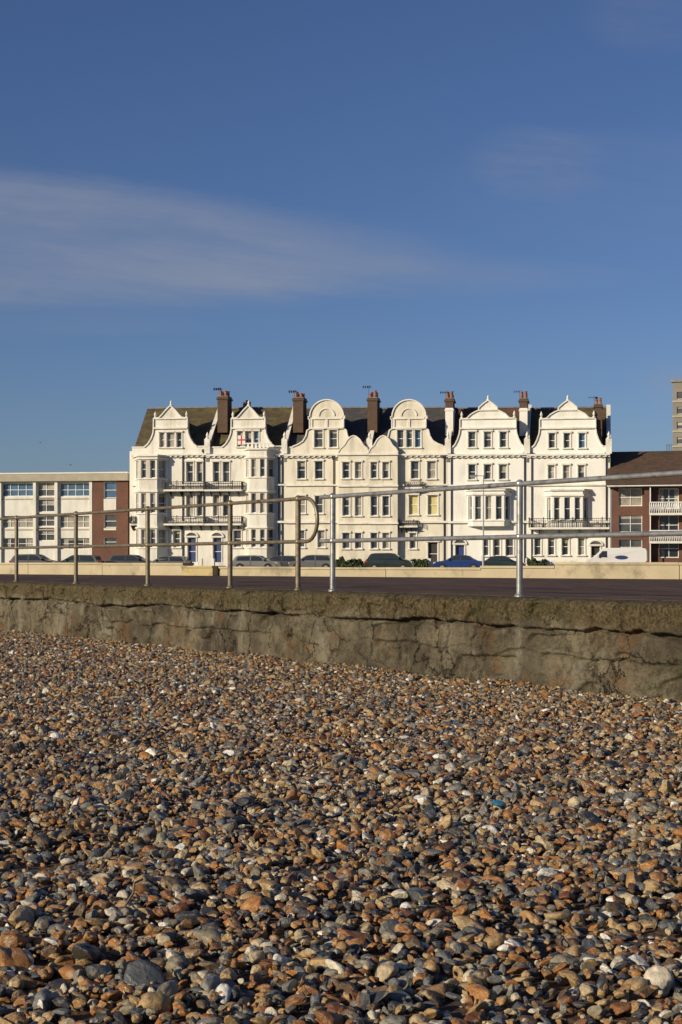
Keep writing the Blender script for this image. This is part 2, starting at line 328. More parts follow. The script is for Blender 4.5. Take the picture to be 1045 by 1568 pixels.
# house 4
b=house(567,687,627,gB,gBw,25,'stucco_cream','slate',[(609,619,658,685,'glass2'),(623,632,658,685,'glass2'),(636,645,658,685,'glassblue')],
 [(630,642,706,733),(655,668,706,733,'curtain'),(627,641,758,788,'yellow'),(656,671,758,788,'yellow'),(628,638,816,840)],[(656,671,830,'door_dark')])
sqbay(b,567.02,611,[(570,580),(588,598)],'stucco_cream'); dutch(b,567.02,611,673,'stucco_cream',.7)
balcony(b,613,641,797,805,.5); balcony(b,622,648,738,746,.5)
chimney(b,686,601,665,12,True); pipe(b,583,703); pipe(b,681,700); party(b,687,None); b.finish()
# house 5
b=house(687,808,748,gC,gCw,42,'stucco_bright','tile_brown',[(718,729,661,685,'glass2'),(742,753,661,685,'glass2'),(766,777,661,685,'glass')],
 [(718,729,711,734),(742,753,711,734),(765,777,711,734),(740,749,822,851),(756,767,822,851),(775,787,822,851)],[(698,712,834,'door_blue')])
bay(b,716,784,10,.9,752,806,[(760,796)],'stucco_bright',3)
b.box('bay_roof','lead',F,F.u(716),F.u(784),.01,1.0,F.z(748,752)+.16,F.z(748,752)+.22)
chimney(b,801,601,665,12,True); pipe(b,692,697); pipe(b,804,697); party(b,808,None); b.finish()
# house 6
b=house(808,935,870,gC,gCw,42,'stucco_bright','slate_moss',[(841,851,663,686,'glass2'),(864,874,663,686,'glass'),(887,897,663,686,'glassblue')],
 [(840,850,712,733),(863,873,712,733,'curtain'),(886,896,712,733),(819,829,824,850),(840,850,824,850),(861,872,824,850),(886,896,824,850)],[(906,920,836,'door_dark')])
bay(b,836,904,10,.9,752,808,[(762,797)],'stucco_bright',3)
balcony(b,812,934,794,808,1.3); pipe(b,815,697); pipe(b,929,697)
chimney(b,917,612,680,11,False,True,-1.2); party(b,933,None); b.finish()

# ------------------------------------------------------------ left modern block
G=Facade(-160,158,198,154)
def gp(L,fa):
    return [(fa.u(h[0]),fa.u(h[1]),fa.z((h[0]+h[1])/2,h[3]),fa.z((h[0]+h[1])/2,h[2]))+tuple(h[4:]) for h in L]
b=Build('flat_roofed_apartment_block',G.pt(12,-5,GZ))
zt=G.z(100,737)
hs=[]
for rows in ((740,760),(790,808),(824,841)):
    for x0,x1 in ((-150,-105),(-98,-50),(-40,-6),(4,52),(92,140)): hs.append((x0,x1,rows[0],rows[1],'glassblue' if rows[0]==740 else None))
for y0,y1 in ((739,760),(762,784),(787,806),(808,828)): hs.append((58,84,y0,y1,'glass2'))
panel(b,'front_wall','panel',G,G.u(-160),G.u(142),GZ,zt,0,gp(hs,G),surround=False)
hs=[(161,180,738,763,'glassblue'),(161,180,788,808),(161,180,823,837)]
panel(b,'brick_wall','brick',G,G.u(142),G.u(198),GZ,zt,.25,gp(hs,G),surround=False)
b.face('brick_wall','brick',[G.pt(G.u(142),0,GZ),G.pt(G.u(142),.25,GZ),G.pt(G.u(142),.25,zt),G.pt(G.u(142),0,zt)])
for y,y2 in ((784,764),(812,809)): b.box('spandrel','panel',G,G.u(161),G.u(180),.255,.3,G.z(170,y),G.z(170,y2))
b.box('roof_fascia','beige',G,G.u(-162),G.u(199),-.3,.6,zt,G.z(100,726)); b.box('roof_edge','panel',G,G.u(-162),G.u(199),-.3,.66,G.z(100,726)+.001,G.z(100,725)+.08)
for x in (2,55,88,141): b.box('pilaster','panel',G,G.u(x)-.15,G.u(x)+.15,.003,.3,GZ,zt)
for y in (765,812): b.box('floor_band','beige',G,G.u(-160),G.u(141)-.16,.003,.05,G.z(70,y),G.z(70,y)+.12)
b.box('flat_roof','lead',G,G.u(-162),G.u(199),-12,-.301,zt,G.z(100,728)); b.box('rear_wall','brick',G,G.u(-160),G.u(198),-12,-11.8,GZ,zt)
b.box('end_wall','brick',G,G.u(198)-.2,G.u(198),-11.8,-.2,GZ,zt)
b.finish()
# ------------------------------------------------------------ right brick block
R=Facade(937,141,1300,136)
b=Build('brick_apartment_block',R.pt(10,-5,GZ))
zt=R.z(960,746)
hs=[]
for y0,y1 in ((748,775),(789,815),(826,850)):
    hs+=[(948,984,y0,y1,'curtain' if y0==748 else 'glass2'),(1010,1040,y0,y1+4,'glass'),(1052,1085,y0,y1+4,'glass'),(1110,1150,y0,y1),(1180,1220,y0,y1)]
panel(b,'front_wall','brick',R,0,R.u(1300),GZ,zt,0,gp(hs,R),surround=False)
for y in (786,829):
    b.box('balcony_slab','panel',R,R.u(996),R.u(1100),.003,1.5,R.z(1040,y)-.2,R.z(1040,y))
    b.box('balcony_rail','frame',R,R.u(996),R.u(1100),1.42,1.5,R.z(1040,y)+.95,R.z(1040,y)+1.03)
    n=30
    for i in range(n+1):
        u=R.u(996)+.02+(R.u(1100)-R.u(996)-.06)*i/n; z=R.z(1040,y)
        b.box('balcony_bars','frame',R,u-.03,u+.03,1.43,1.48,z,z+.95)
        if i<n:
            u2=u+(R.u(1100)-R.u(996))/n; b.mesh('balcony_lattice','frame',[R.pt(u,1.44,z+.1),R.pt(u+.06,1.44,z+.1),R.pt(u2,1.44,z+.9),R.pt(u2-.06,1.44,z+.9)],[(0,1,2,3)])
for x in (996,1046,1098): b.box('balcony_posts','frame',R,R.u(x)+.03,R.u(x)+.13,1.3,1.4,GZ,zt)
b.box('pier','brick',R,R.u(988),R.u(996),.003,.9,GZ,zt)
b.box('gutter','frame',R,-.3,R.u(1300),.02,1.75,zt,zt+.14)
zr=(HY-692)/FP*147+EYE
P=[R.pt(-.4,1.9,zt+.15),R.pt(R.u(1300),1.9,zt+.15),R.pt(R.u(1300),-6,zr),R.pt(-.4,-6,zr),R.pt(R.u(1300),-13,zt),R.pt(-.4,-13,zt)]
b.mesh('roof','tile_brown',P,[(0,1,2,3),(3,2,4,5),(0,3,5),(1,4,2)])
b.box('end_wall','brick',R,0,.2,-12.5,-.2,GZ,zt); b.box('rear_wall','brick',R,0,R.u(1300),-12.7,-12.5,GZ,zt)
b.finish()
# ------------------------------------------------------------ tower
T=Facade(1031,262,1120,258)
b=Build('apartment_tower',T.pt(5,-5,GZ)); zt=T.z(1060,584)
hs=[]
y=600
while y<840:
    hs+=[(1037,1050,y,y+11,'glass2'),(1058,1072,y,y+11,'glass'),(1084,1098,y,y+11,'glass2')]; y+=23
panel(b,'front_wall','conc_tower',T,0,T.u(1120),GZ,zt,0,gp(hs,T),surround=False,bars=False)
y=592
while y<840:
    b.box('floor_band','beige',T,-.05,T.u(1120)+.05,.003,.15,T.z(1060,y+23),T.z(1060,y+23)+.3); y+=23
b.box('roof_slab','lead',T,-.3,T.u(1120)+.3,-12,.3,zt,zt+.5)
for u in (0,T.u(1120)-.2): b.box('side_wall','conc_tower',T,u,u+.2,-12,-.2,GZ,zt)
b.box('side_annexe','conc_tower',T,T.u(1019),-.002,-9,-1,GZ,T.z(1025,692))
for i in range(6): b.box('annexe_rail','iron',T,T.u(1019)+i*.28,T.u(1019)+.06+i*.28,-1.1,-1.04,T.z(1025,692),T.z(1025,681))
b.box('annexe_rail','iron',T,T.u(1019),-.002,-1.12,-1.02,T.z(1025,681),T.z(1025,681)+.1)
b.finish()

# ------------------------------------------------------------ shoreline frame
t=Vector((-0.547,0.837,0)).normalized(); nS=Vector((-t.y,t.x,0)); R0=Vector((1.67,14.05,0))
def SW(s,d,z): return R0+t*s+nS*d+Vector((0,0,z))
def bz(x,y):
    z=-.8+.028*noise.noise(Vector((x*.55,y*.55,1)))+.024*noise.noise(Vector((x*1.7,y*1.7,4)))
    for (a,c,r_,h_) in ((-1.17,5.8,.38,.07),(-.1,5.5,.16,.05),(-.95,4.1,.3,.06),(.75,4.6,.25,.03),(.4,7.2,.4,.03)):
        r=math.hypot(x-a,y-c)
        if r<r_*3: z-=h_*math.exp(-(r/r_)**2)
    return z
def beachz(s,d):
    p=SW(s,d,0); z=bz(p.x,p.y)-.012
    if d>14: z-=min((d-14)*.12,3.2)
    return z
M['beach']=mat('shingle_ground',(.07,.04,.02),(.12,.07,.035),18,.9,bump=1.0,bscale=30,c3=(.04,.035,.03),s3=6)
ss=[-900,-300,-100,-50,-30]+list(np.arange(-20,30,.4))+[32,40,60,100,300,1200]
ds=[.1]+list(np.arange(.4,15,.4))+[17,20,25,30,38,45,60,900]
v=[SW(s,d,beachz(s,d)) for s in ss for d in ds]; nd=len(ds)
single('beach',M['beach'],v,[(i*nd+j,i*nd+j+1,(i+1)*nd+j+1,(i+1)*nd+j) for i in range(len(ss)-1) for j in range(nd-1)],True)
M['sea']=mat('sea_water',(.03,.06,.07),(.04,.08,.09),.2,.12,bump=.6,bscale=1.2)
single('sea',M['sea'],[SW(-3000,30,-2.6),SW(3500,30,-2.6),SW(3500,4000,-2.6),SW(-3000,4000,-2.6)],[(0,1,2,3)])
# pebbles
col=bpy.data.collections.new('pebble_shapes')
def pebmat():
    m,nt,bs=newmat('flint_pebbles'); L=nt.links
    oi=nt.nodes.new('ShaderNodeObjectInfo'); r=nt.nodes.new('ShaderNodeValToRGB'); cr=r.color_ramp; cr.interpolation='CONSTANT'
    cols=[(.05,.052,.054),(.34,.16,.05),(.15,.15,.14),(.40,.26,.11),(.20,.08,.03),(.095,.10,.10),(.44,.30,.14),(.27,.23,.155),(.40,.18,.05),(.62,.55,.42),(.12,.07,.035),(.21,.20,.17),(.37,.21,.08),(.16,.11,.06),(.50,.40,.24),(.25,.11,.04),(.78,.75,.67),(.07,.062,.055)]
    wts=[1,1.4,1.1,1.5,.8,1.1,1.3,1.3,1.1,.8,.9,1.3,1.5,1.1,1.0,.9,.45,.8]
    tot=sum(wts); acc=0
    for i,(c,w) in enumerate(zip(cols,wts)):
        if i==0: e=cr.elements[0]; e.position=0
        elif i==1: e=cr.elements[1]; e.position=acc/tot
        else: e=cr.elements.new(acc/tot)
        e.color=(*c,1); acc+=w
    L.new(oi.outputs['Random'],r.inputs[0])
    tc=nt.nodes.new('ShaderNodeTexCoord'); n=nt.nodes.new('ShaderNodeTexNoise'); n.inputs['Scale'].default_value=1.8; n.inputs['Detail'].default_value=7; n.noise_dimensions='4D'; n.inputs['Roughness'].default_value=.68
    mu=nt.nodes.new('ShaderNodeMath'); mu.operation='MULTIPLY'; mu.inputs[1].default_value=50; L.new(oi.outputs['Random'],mu.inputs[0]); L.new(mu.outputs[0],n.inputs['W'])
    L.new(tc.outputs['Object'],n.inputs[0])
    mr=nt.nodes.new('ShaderNodeMapRange'); mr.inputs[1].default_value=.3; mr.inputs[2].default_value=.7; mr.inputs[3].default_value=.4; mr.inputs[4].default_value=1.4; L.new(n.outputs[0],mr.inputs[0])
    vm=nt.nodes.new('ShaderNodeVectorMath'); vm.operation='SCALE'; L.new(r.outputs[0],vm.inputs[0]); L.new(mr.outputs[0],vm.inputs['Scale'])
    n2=nt.nodes.new('ShaderNodeTexNoise'); n2.noise_dimensions='4D'; n2.inputs['Scale'].default_value=.9; n2.inputs['Detail'].default_value=4; L.new(mu.outputs[0],n2.inputs['W']); L.new(tc.outputs['Object'],n2.inputs[0])
    m2=nt.nodes.new('ShaderNodeMapRange'); m2.inputs[1].default_value=.59; m2.inputs[2].default_value=.65; m2.inputs[4].default_value=.65; L.new(n2.outputs[0],m2.inputs[0])
    mx=nt.nodes.new('ShaderNodeMix'); mx.data_type='RGBA'; mx.inputs[7].default_value=(.42,.34,.22,1); L.new(m2.outputs[0],mx.inputs[0]); L.new(vm.outputs[0],mx.inputs[6])
    L.new(mx.outputs[2],bs.inputs['Base Color']); bs.inputs['Roughness'].default_value=.34
    bp=nt.nodes.new('ShaderNodeBump'); bp.inputs['Strength'].default_value=.35; bp.inputs['Distance'].default_value=.2; L.new(n.outputs[0],bp.inputs['Height']); L.new(bp.outputs[0],bs.inputs['Normal'])
    return m
PM=pebmat()
import bmesh
for k in range(14):
    bm=bmesh.new(); bmesh.ops.create_icosphere(bm,subdivisions=4,radius=1)
    off=Vector((k*7.3,k*3.1,k)); fl=random.uniform(.42,.72); wd=random.uniform(.6,.9)
    planes=[(Vector((random.gauss(0,1),random.gauss(0,1),random.gauss(0,1))).normalized(),random.uniform(.56,.82)) for _ in range(7 if k%2 else 4)]
    for vv in bm.verts:
        p=vv.co.copy(); r=1+.3*noise.noise(p*.9+off)+.09*noise.noise(p*2.4+off)+.03*noise.noise(p*6+off); p*=r
        for q,h in planes:
            dd=p.dot(q)-h
            if dd>0: p-=q*dd*.88
        vv.co=Vector((p.x,p.y*wd,p.z*fl))*1.1
    me=bpy.data.meshes.new('pebble_shape'); bm.to_mesh(me); bm.free(); me.materials.append(PM)
    for p in me.polygons: p.use_smooth=True
    o=bpy.data.objects.new('pebble_shape',me); col.objects.link(o)
N=420000
y=2.6+rng.random(N)*24.5; x=(rng.random(N)*2-1)*7.4
dd=(x-R0.x)*nS.x+(y-R0.y)*nS.y
keep=(dd>.12)&(np.abs(x)<.2272*y+.9)
x=x[keep];y=y[keep]
n=len(x)
sz=.5*np.clip(np.exp(rng.normal(np.log(.0295),.42,n)),.013,.10)
z=np.array([bz(a,b_) for a,b_ in zip(x,y)])+rng.random(n)*.026-.008
me=bpy.data.meshes.new('shingle'); me.from_pydata(list(zip(x.tolist(),y.tolist(),z.tolist())),[],[])
rot=np.stack([rng.normal(0,.45,n),rng.normal(0,.45,n),rng.random(n)*6.283],1).astype('f'); scl=np.stack([sz*rng.uniform(.85,1.35,n),sz*rng.uniform(.85,1.15,n),sz*rng.uniform(.8,1.25,n)],1).astype('f')
for nm,ar in (('rot',rot),('scl',scl)):
    a=me.attributes.new(nm,'FLOAT_VECTOR','POINT'); a.data.foreach_set('vector',ar.ravel())
po=bpy.data.objects.new('shingle_pebbles',me); sc.collection.objects.link(po)
ng=bpy.data.node_groups.new('scatter','GeometryNodeTree')
ng.interface.new_socket('Geometry',in_out='INPUT',socket_type='NodeSocketGeometry'); ng.interface.new_socket('Geometry',in_out='OUTPUT',socket_type='NodeSocketGeometry')
gi=ng.nodes.new('NodeGroupInput'); go=ng.nodes.new('NodeGroupOutput'); ci=ng.nodes.new('GeometryNodeCollectionInfo'); ip=ng.nodes.new('GeometryNodeInstanceOnPoints')
ci.inputs['Collection'].default_value=col; ci.inputs['Separate Children'].default_value=True; ci.inputs['Reset Children'].default_value=True
ip.inputs['Pick Instance'].default_value=True
ng.links.new(gi.outputs[0],ip.inputs['Points']); ng.links.new(ci.outputs[0],ip.inputs['Instance'])
for nm,so in (('rot','Rotation'),('scl','Scale')):
    na=ng.nodes.new('GeometryNodeInputNamedAttribute'); na.data_type='FLOAT_VECTOR'; na.inputs['Name'].default_value=nm
    ng.links.new([o for o in na.outputs if o.name=='Attribute' and o.enabled][0],ip.inputs[so])
ng.links.new(ip.outputs[0],go.inputs[0])
md=po.modifiers.new('scatter','NODES'); md.node_group=ng

# ------------------------------------------------------------ sea wall
def wallmat():
    m,nt,bs=newmat('weathered_concrete'); L=nt.links; N_=nt.nodes.new
    tc=N_('ShaderNodeTexCoord'); geo=N_('ShaderNodeSeparateXYZ'); L.new(tc.outputs['Object'],geo.inputs[0])
    def nz(s,d=8,r=.6,st=(1,1,1),col=False,dist=0):
        mp=N_('ShaderNodeMapping'); mp.inputs['Scale'].default_value=st; L.new(tc.outputs['Object'],mp.inputs[0])
        n=N_('ShaderNodeTexNoise'); n.inputs['Scale'].default_value=s; n.inputs['Detail'].default_value=d; n.inputs['Roughness'].default_value=r; n.inputs['Distortion'].default_value=dist; L.new(mp.outputs[0],n.inputs[0]); return n.outputs[1 if col else 0]
    def ramp(i,a,b,c1,c2):
        r=N_('ShaderNodeValToRGB'); r.color_ramp.elements[0].position=a; r.color_ramp.elements[1].position=b; r.color_ramp.elements[0].color=(*c1,1); r.color_ramp.elements[1].color=(*c2,1); L.new(i,r.inputs[0]); return r.outputs[0]
    def mr(i,a,b,c,d):
        q=N_('ShaderNodeMapRange'); [setattr(q.inputs[k+1],'default_value',v_) for k,v_ in enumerate((a,b,c,d))]; L.new(i,q.inputs[0]); return q.outputs[0]
    def mix(f,a,b_):
        q=N_('ShaderNodeMix'); q.data_type='RGBA'; L.new(f,q.inputs[0])
        for k,s_ in ((6,a),(7,b_)):
            if isinstance(s_,tuple): q.inputs[k].default_value=(*s_,1)
            else: L.new(s_,q.inputs[k])
        return q.outputs[2]
    c=ramp(nz(1.1,8,.65),.38,.62,(.075,.062,.042),(.20,.17,.115))
    c=mix(mr(nz(6,9,.78),.47,.60,0,.75),c,(.05,.041,.027))
    c=mix(mr(nz(2.0,9,.72,(1,1,.3)),.54,.64,0,.7),c,(.26,.235,.18))      # pale leached render
    c=mix(mr(nz(1.6,8,.7),.55,.64,0,.6),c,(.15,.075,.028))              # rusty staining
    c=mix(mr(nz(3.4,9,.75,(1,1,.2)),.57,.66,0,.75),c,(.035,.03,.02))    # dark runs
    # hairline crazing
    va=N_('ShaderNodeVectorMath'); va.operation='MULTIPLY_ADD'; L.new(nz(3,6,.7,(1,1,1),True),va.inputs[0]); va.inputs[1].default_value=(.5,.5,.5); L.new(tc.outputs['Object'],va.inputs[2])
    vo0=N_('ShaderNodeTexVoronoi'); vo0.feature='DISTANCE_TO_EDGE'; vo0.inputs['Scale'].default_value=1.3; L.new(va.outputs[0],vo0.inputs[0])
    crack=mr(vo0.outputs['Distance'],.004,.014,1,0)
    cm=N_('ShaderNodeMath'); cm.operation='MULTIPLY'; L.new(crack,cm.inputs[0]); L.new(mr(nz(.9,3,.5),.42,.55,0,.9),cm.inputs[1])
    c=mix(cm.outputs[0],c,(.018,.014,.009))
    up=N_('ShaderNodeMath'); up.operation='ADD'; L.new(geo.outputs[2],up.inputs[0]); L.new(mr(nz(4),0,1,-.17,.17),up.inputs[1])
    topc=ramp(nz(30,5,.75),.42,.62,(.04,.031,.015),(.16,.12,.06))
    topc=mix(mr(nz(2.5,8,.7),.5,.62,0,.5),topc,(.06,.06,.02))
    c=mix(mr(up.outputs[0],-.25,-.18,0,.85),c,topc)
    c=mix(mr(nz(2.4,9,.75),.60,.66,0,.8),c,(.035,.052,.012))
    c=mix(mr(nz(5.3,9,.75),.68,.71,0,.75),c,(.42,.40,.35))
    L.new(c,bs.inputs['Base Color']); bs.inputs['Roughness'].default_value=.95; bs.inputs['Specular IOR Level'].default_value=.2
    b1=N_('ShaderNodeBump'); b1.inputs['Strength'].default_value=1; b1.inputs['Distance'].default_value=.035; L.new(nz(14,10,.8),b1.inputs['Height'])
    vo=N_('ShaderNodeTexVoronoi'); vo.inputs['Scale'].default_value=45; L.new(tc.outputs['Object'],vo.inputs[0])
    b2=N_('ShaderNodeBump'); b2.inputs['Strength'].default_value=.7; b2.inputs['Distance'].default_value=.012; L.new(vo.outputs['Distance'],b2.inputs['Height']); L.new(b1.outputs[0],b2.inputs['Normal'])
    b3=N_('ShaderNodeBump'); b3.invert=True; b3.inputs['Strength'].default_value=1; b3.inputs['Distance'].default_value=.03; L.new(cm.outputs[0],b3.inputs['Height']); L.new(b2.outputs[0],b3.inputs['Normal'])
    L.new(b3.outputs[0],bs.inputs['Normal']); return m
M['seawall']=wallmat()
vc=[(random.uniform(-4,15),random.uniform(-.95,-.35),random.uniform(.5,1.2)) for _ in range(20)]
N3=lambda a,b_,c: noise.noise(Vector((a,b_,c)))
def scol(s):
    zc=-.26+.06*N3(s*.5,0,3)+.035*N3(s*1.9,0,7)+.02*N3(s*6,0,5)+.010*N3(s*17,0,6)
    zd=-.50+.16*N3(s*.4,5,3)+.06*N3(s*2.3,0,9)+.02*N3(s*9,0,8)
    act=max(0,min(1,(N3(s*.45,0,20)+.12)*5)); wc=.006+.045*max(0,N3(s*1.1,0,33)+.1); dc=.45+.9*max(0,min(1,.6+2*N3(s*.8,2,41)))
    return zc,zd,act,wc,dc
def woff(s,z,q):
    zc,zd,act,wc,dc=q
    o=.18+.03*N3(s*1.1,z*2.2,0)+.018*N3(s*5,z*6,2)+.012*N3(s*14,z*16,4)+.007*N3(s*35,z*38,8)
    k=1/(1+math.exp(-(z-zc)/.005)); o+=.035*k*dc
    o-=.075*dc*math.exp(-((z-zc+wc)/(.006+wc))**4)
    o-=.055*act*math.exp(-((z-zd)/.008)**2)
    # spalled slab below second crack
    if act>0: o-=.018*act/(1+math.exp((z-zd)/.005))
    bite=N3(s*2.2,z*4,11)
    o-=.05*max(0,min(1,(bite-.24)*14))*(1-k)
    o-=.04*max(0,min(1,(N3(s*3.5,z*6,17)-.34)*12))*k
    for (c0,zm,am) in vc:
        if abs(s-c0)<.25 and z>zm:
            cs=c0+.10*N3(z*4,c0,1)+.03*N3(z*15,c0,2); o-=.06*am*math.exp(-((s-cs)/.011)**2)
    for c0 in (-3.1,1.6,5.9,10.1,14.4):
        if abs(s-c0)<.1: cs=c0+.01*N3(z*20,c0,2); o-=.03*math.exp(-((s-cs)/.010)**2)
    return o
sv=[-900,-300,-100,-60,-40,-25,-15,-9]+list(np.arange(-5,4,.012))+list(np.arange(4,16,.02))+[18,20,24,30,45,70,120,300,1200]
rows=[(-.13,-.02,0),(-.13,.0,0),(-.06,.004,0),(.02,.008,0),(.08,.006,0),(.12,.004,0)]
zr_=[-.008]+list(np.arange(-.02,-.95,-.0115))+[-1.1]
v=[];nr=len(rows)+len(zr_)
for s in sv:
    ed=.025*N3(s*5,0,0)+.018*N3(s*17,0,3)-.05*max(0,N3(s*2.4,0,77)-.2); q=scol(s)
    for d,z,_ in rows: v.append(SW(s,d+(.0 if d<.05 else ed),z+.008*N3(s*3,d*8,0)+.006*N3(s*14,d*14,5)-(max(0,abs(ed)*.5) if d>.1 else 0)))
    for z in zr_:
        e=-.05 if z>-.01 else (-.025 if z>-.025 else (-.012 if z>-.035 else (-.004 if z>-.05 else 0)))
        e+=min(0,ed)*max(0,1+z/.08)
        v.append(SW(s,woff(s,z,q)+e,z+(.008*N3(s*3,.8,0) if z>-.05 else 0)))
single('sea_wall',M['seawall'],v,[(i*nr+j,i*nr+j+1,(i+1)*nr+j+1,(i+1)*nr+j) for i in range(len(sv)-1) for j in range(nr-1)],True)
# promenade
M['prom']=mat('reddish_asphalt',(.095,.058,.042),(.13,.08,.057),2.5,.95,c3=(.06,.042,.034),s3=1.1,t3=(.5,.62),bump=.9,bscale=45,spec=.2,stretch=(1,.35,1))
M['prom_edge']=mat('pale_jointing',(.26,.2,.14),(.2,.155,.11),4,.9)
P1=Vector((-11,43.15,0)); P2=P1+t*900
def wl(zd): return Vector((43.58-1.265*zd,zd,0))
P0=wl(3)
prom=[SW(-60,-.12,0),SW(1200,-.12,0),P2,P1,P0,P0+Vector((0,-60,0))]
single('promenade',M['prom'],prom,[(5,4,3,0),(0,3,2,1)])
bj=Build('promenade_jointing',SW(0,-2.5,0))
for d_ in (-.16,-4.4): bj.face('joint_strip','prom_edge',[SW(-40,d_,.004),SW(60,d_,.004),SW(60,d_-.09,.004),SW(-40,d_-.09,.004)])
bj.finish()
# low cream wall
M['cream']=mat('cream_painted_concrete',(.46,.39,.26),(.38,.32,.21),1.5,.85,c3=(.20,.165,.105),s3=1.6,t3=(.52,.70),bump=.3,bscale=20)
M['cream_y']=mat('yellowed_concrete',(.46,.37,.17),(.40,.33,.17),1.5,.85,c3=(.26,.21,.12),s3=2)
b=Build('low_promenade_wall',(0,36,0))
LW=Frame(P0,P1-P0)
sgn=1 if LW.n.y<0 else -1
def lu(px):
    k=(px-CX)/FP; A=LW.O; e=LW.e; return (k*A.y-A.x)/(e.x-k*e.y)
def lw(m,p0,p1,h,front=0.0,th=.35,capm=None):
    a,c=sorted((lu(p0),lu(p1))); w0,w1=(-th,front) if sgn>0 else (-front,th)
    seg=3.0; n_=max(1,round((c-a)/seg))
    for i in range(n_):
        u0=a+(c-a)*i/n_; u1=a+(c-a)*(i+1)/n_
        hh=h+random.uniform(-.006,.006)
        b.box('wall_panels',m,LW,u0+.008,u1-.008,w0,w1,-.5,hh-.05)
        b.box('wall_coping',m,LW,u0+.004,u1-.004,w0-.03,w1+.03,hh-.05,hh)
lw('cream',1500,850,.325,.0); lw('cream',849,735,.25,-.05); lw('cream',734,332,.22,-.1); lw('cream_y',331,283,.24,.1); lw('cream',282,-60,.32,0)
LW2=Frame(P1,t)
for i in range(20): b.box('wall_panels','cream',LW2,i*8,i*8+7.98,-.35 if LW2.n.y<0 else 0,0 if LW2.n.y<0 else .35,-.5,.32)
b.finish()
# ------------------------------------------------------------ ground, road
M['grass']=mat('grass',(.05,.075,.02),(.08,.09,.03),.6,.95,bump=.5,bscale=20)
M['road']=mat('asphalt',(.05,.05,.05),(.06,.06,.058),.8,.9)
M['pave']=mat('concrete_paving',(.3,.28,.24),(.26,.24,.2),1,.9)
M['line']=mat('white_road_paint',(.7,.7,.66),None,3,.7)
single('ground',M['grass'],[SW(-4000,-1,GZ),SW(6000,-1,GZ),SW(6000,-7000,GZ),SW(-4000,-7000,GZ)],[(0,1,2,3)])
def strip(name,m,fr,w0,w1,z,L=260,u0=-260): return single(name,m,[fr.pt(u0,w0,z),fr.pt(L,w0,z),fr.pt(L,w1,z),fr.pt(u0,w1,z)],[(0,1,2,3)])
strip('road',M['road'],F,7.5,22,GZ+.004)
bb=Build('pavement',F.pt(20,6,GZ)); bb.box('slab','pave',F,-200,250,4.6,7.5,GZ-.05,GZ+.12); bb.finish()
bb=Build('road_markings',F.pt(20,14,GZ))
for i in range(-30,40): bb.box('centre_dashes','line',F,i*6,i*6+3,14,14.12,GZ+.006,GZ+.009)
bb.finish()
b=Build('garden_wall',F.pt(20,4.3,GZ))
for x0,x1 in ((205,285),(303,325),(343,395),(410,500),(665,697),(713,800),(812,903)):
    b.box('wall','stucco',F,F.u(x0),F.u(x1),4.2,4.45,GZ,GZ+.75+random.random()*.2)
    for x in (x0,x1): b.box('pier','trim',F,F.u(x)-.2,F.u(x)+.2,4.1,4.55,GZ,GZ+1.15)
b.finish()
M['leaf']=mat('hedge_leaves',(.03,.05,.018),(.06,.085,.03),3,.7)
v=[];f=[]
def leaves(x0,x1,w,h,n):
    for _ in range(n):
        px=random.uniform(x0,x1); hh=h*(.7+.5*noise.noise(Vector((px*.12,0,0)))); p=F.pt(F.u(px),w+random.uniform(-.5,.5),GZ+random.random()**.7*hh*1.05)
        e=Euler((random.random()*6,random.random()*6,random.random()*6)).to_matrix(); r=random.uniform(.05,.12); i=len(v)
        for a,c in ((-1,-.6),(1,-.6),(1,.6),(-1,.6)): v.append(p+e@Vector((a*r,c*r,0)))
        f.append((i,i+1,i+2,i+3))
leaves(500,665,5.3,1.35,9000); leaves(812,840,5.0,1.3,1200); leaves(205,240,5.0,1.2,1200)
single('hedge',M['leaf'],v,f)

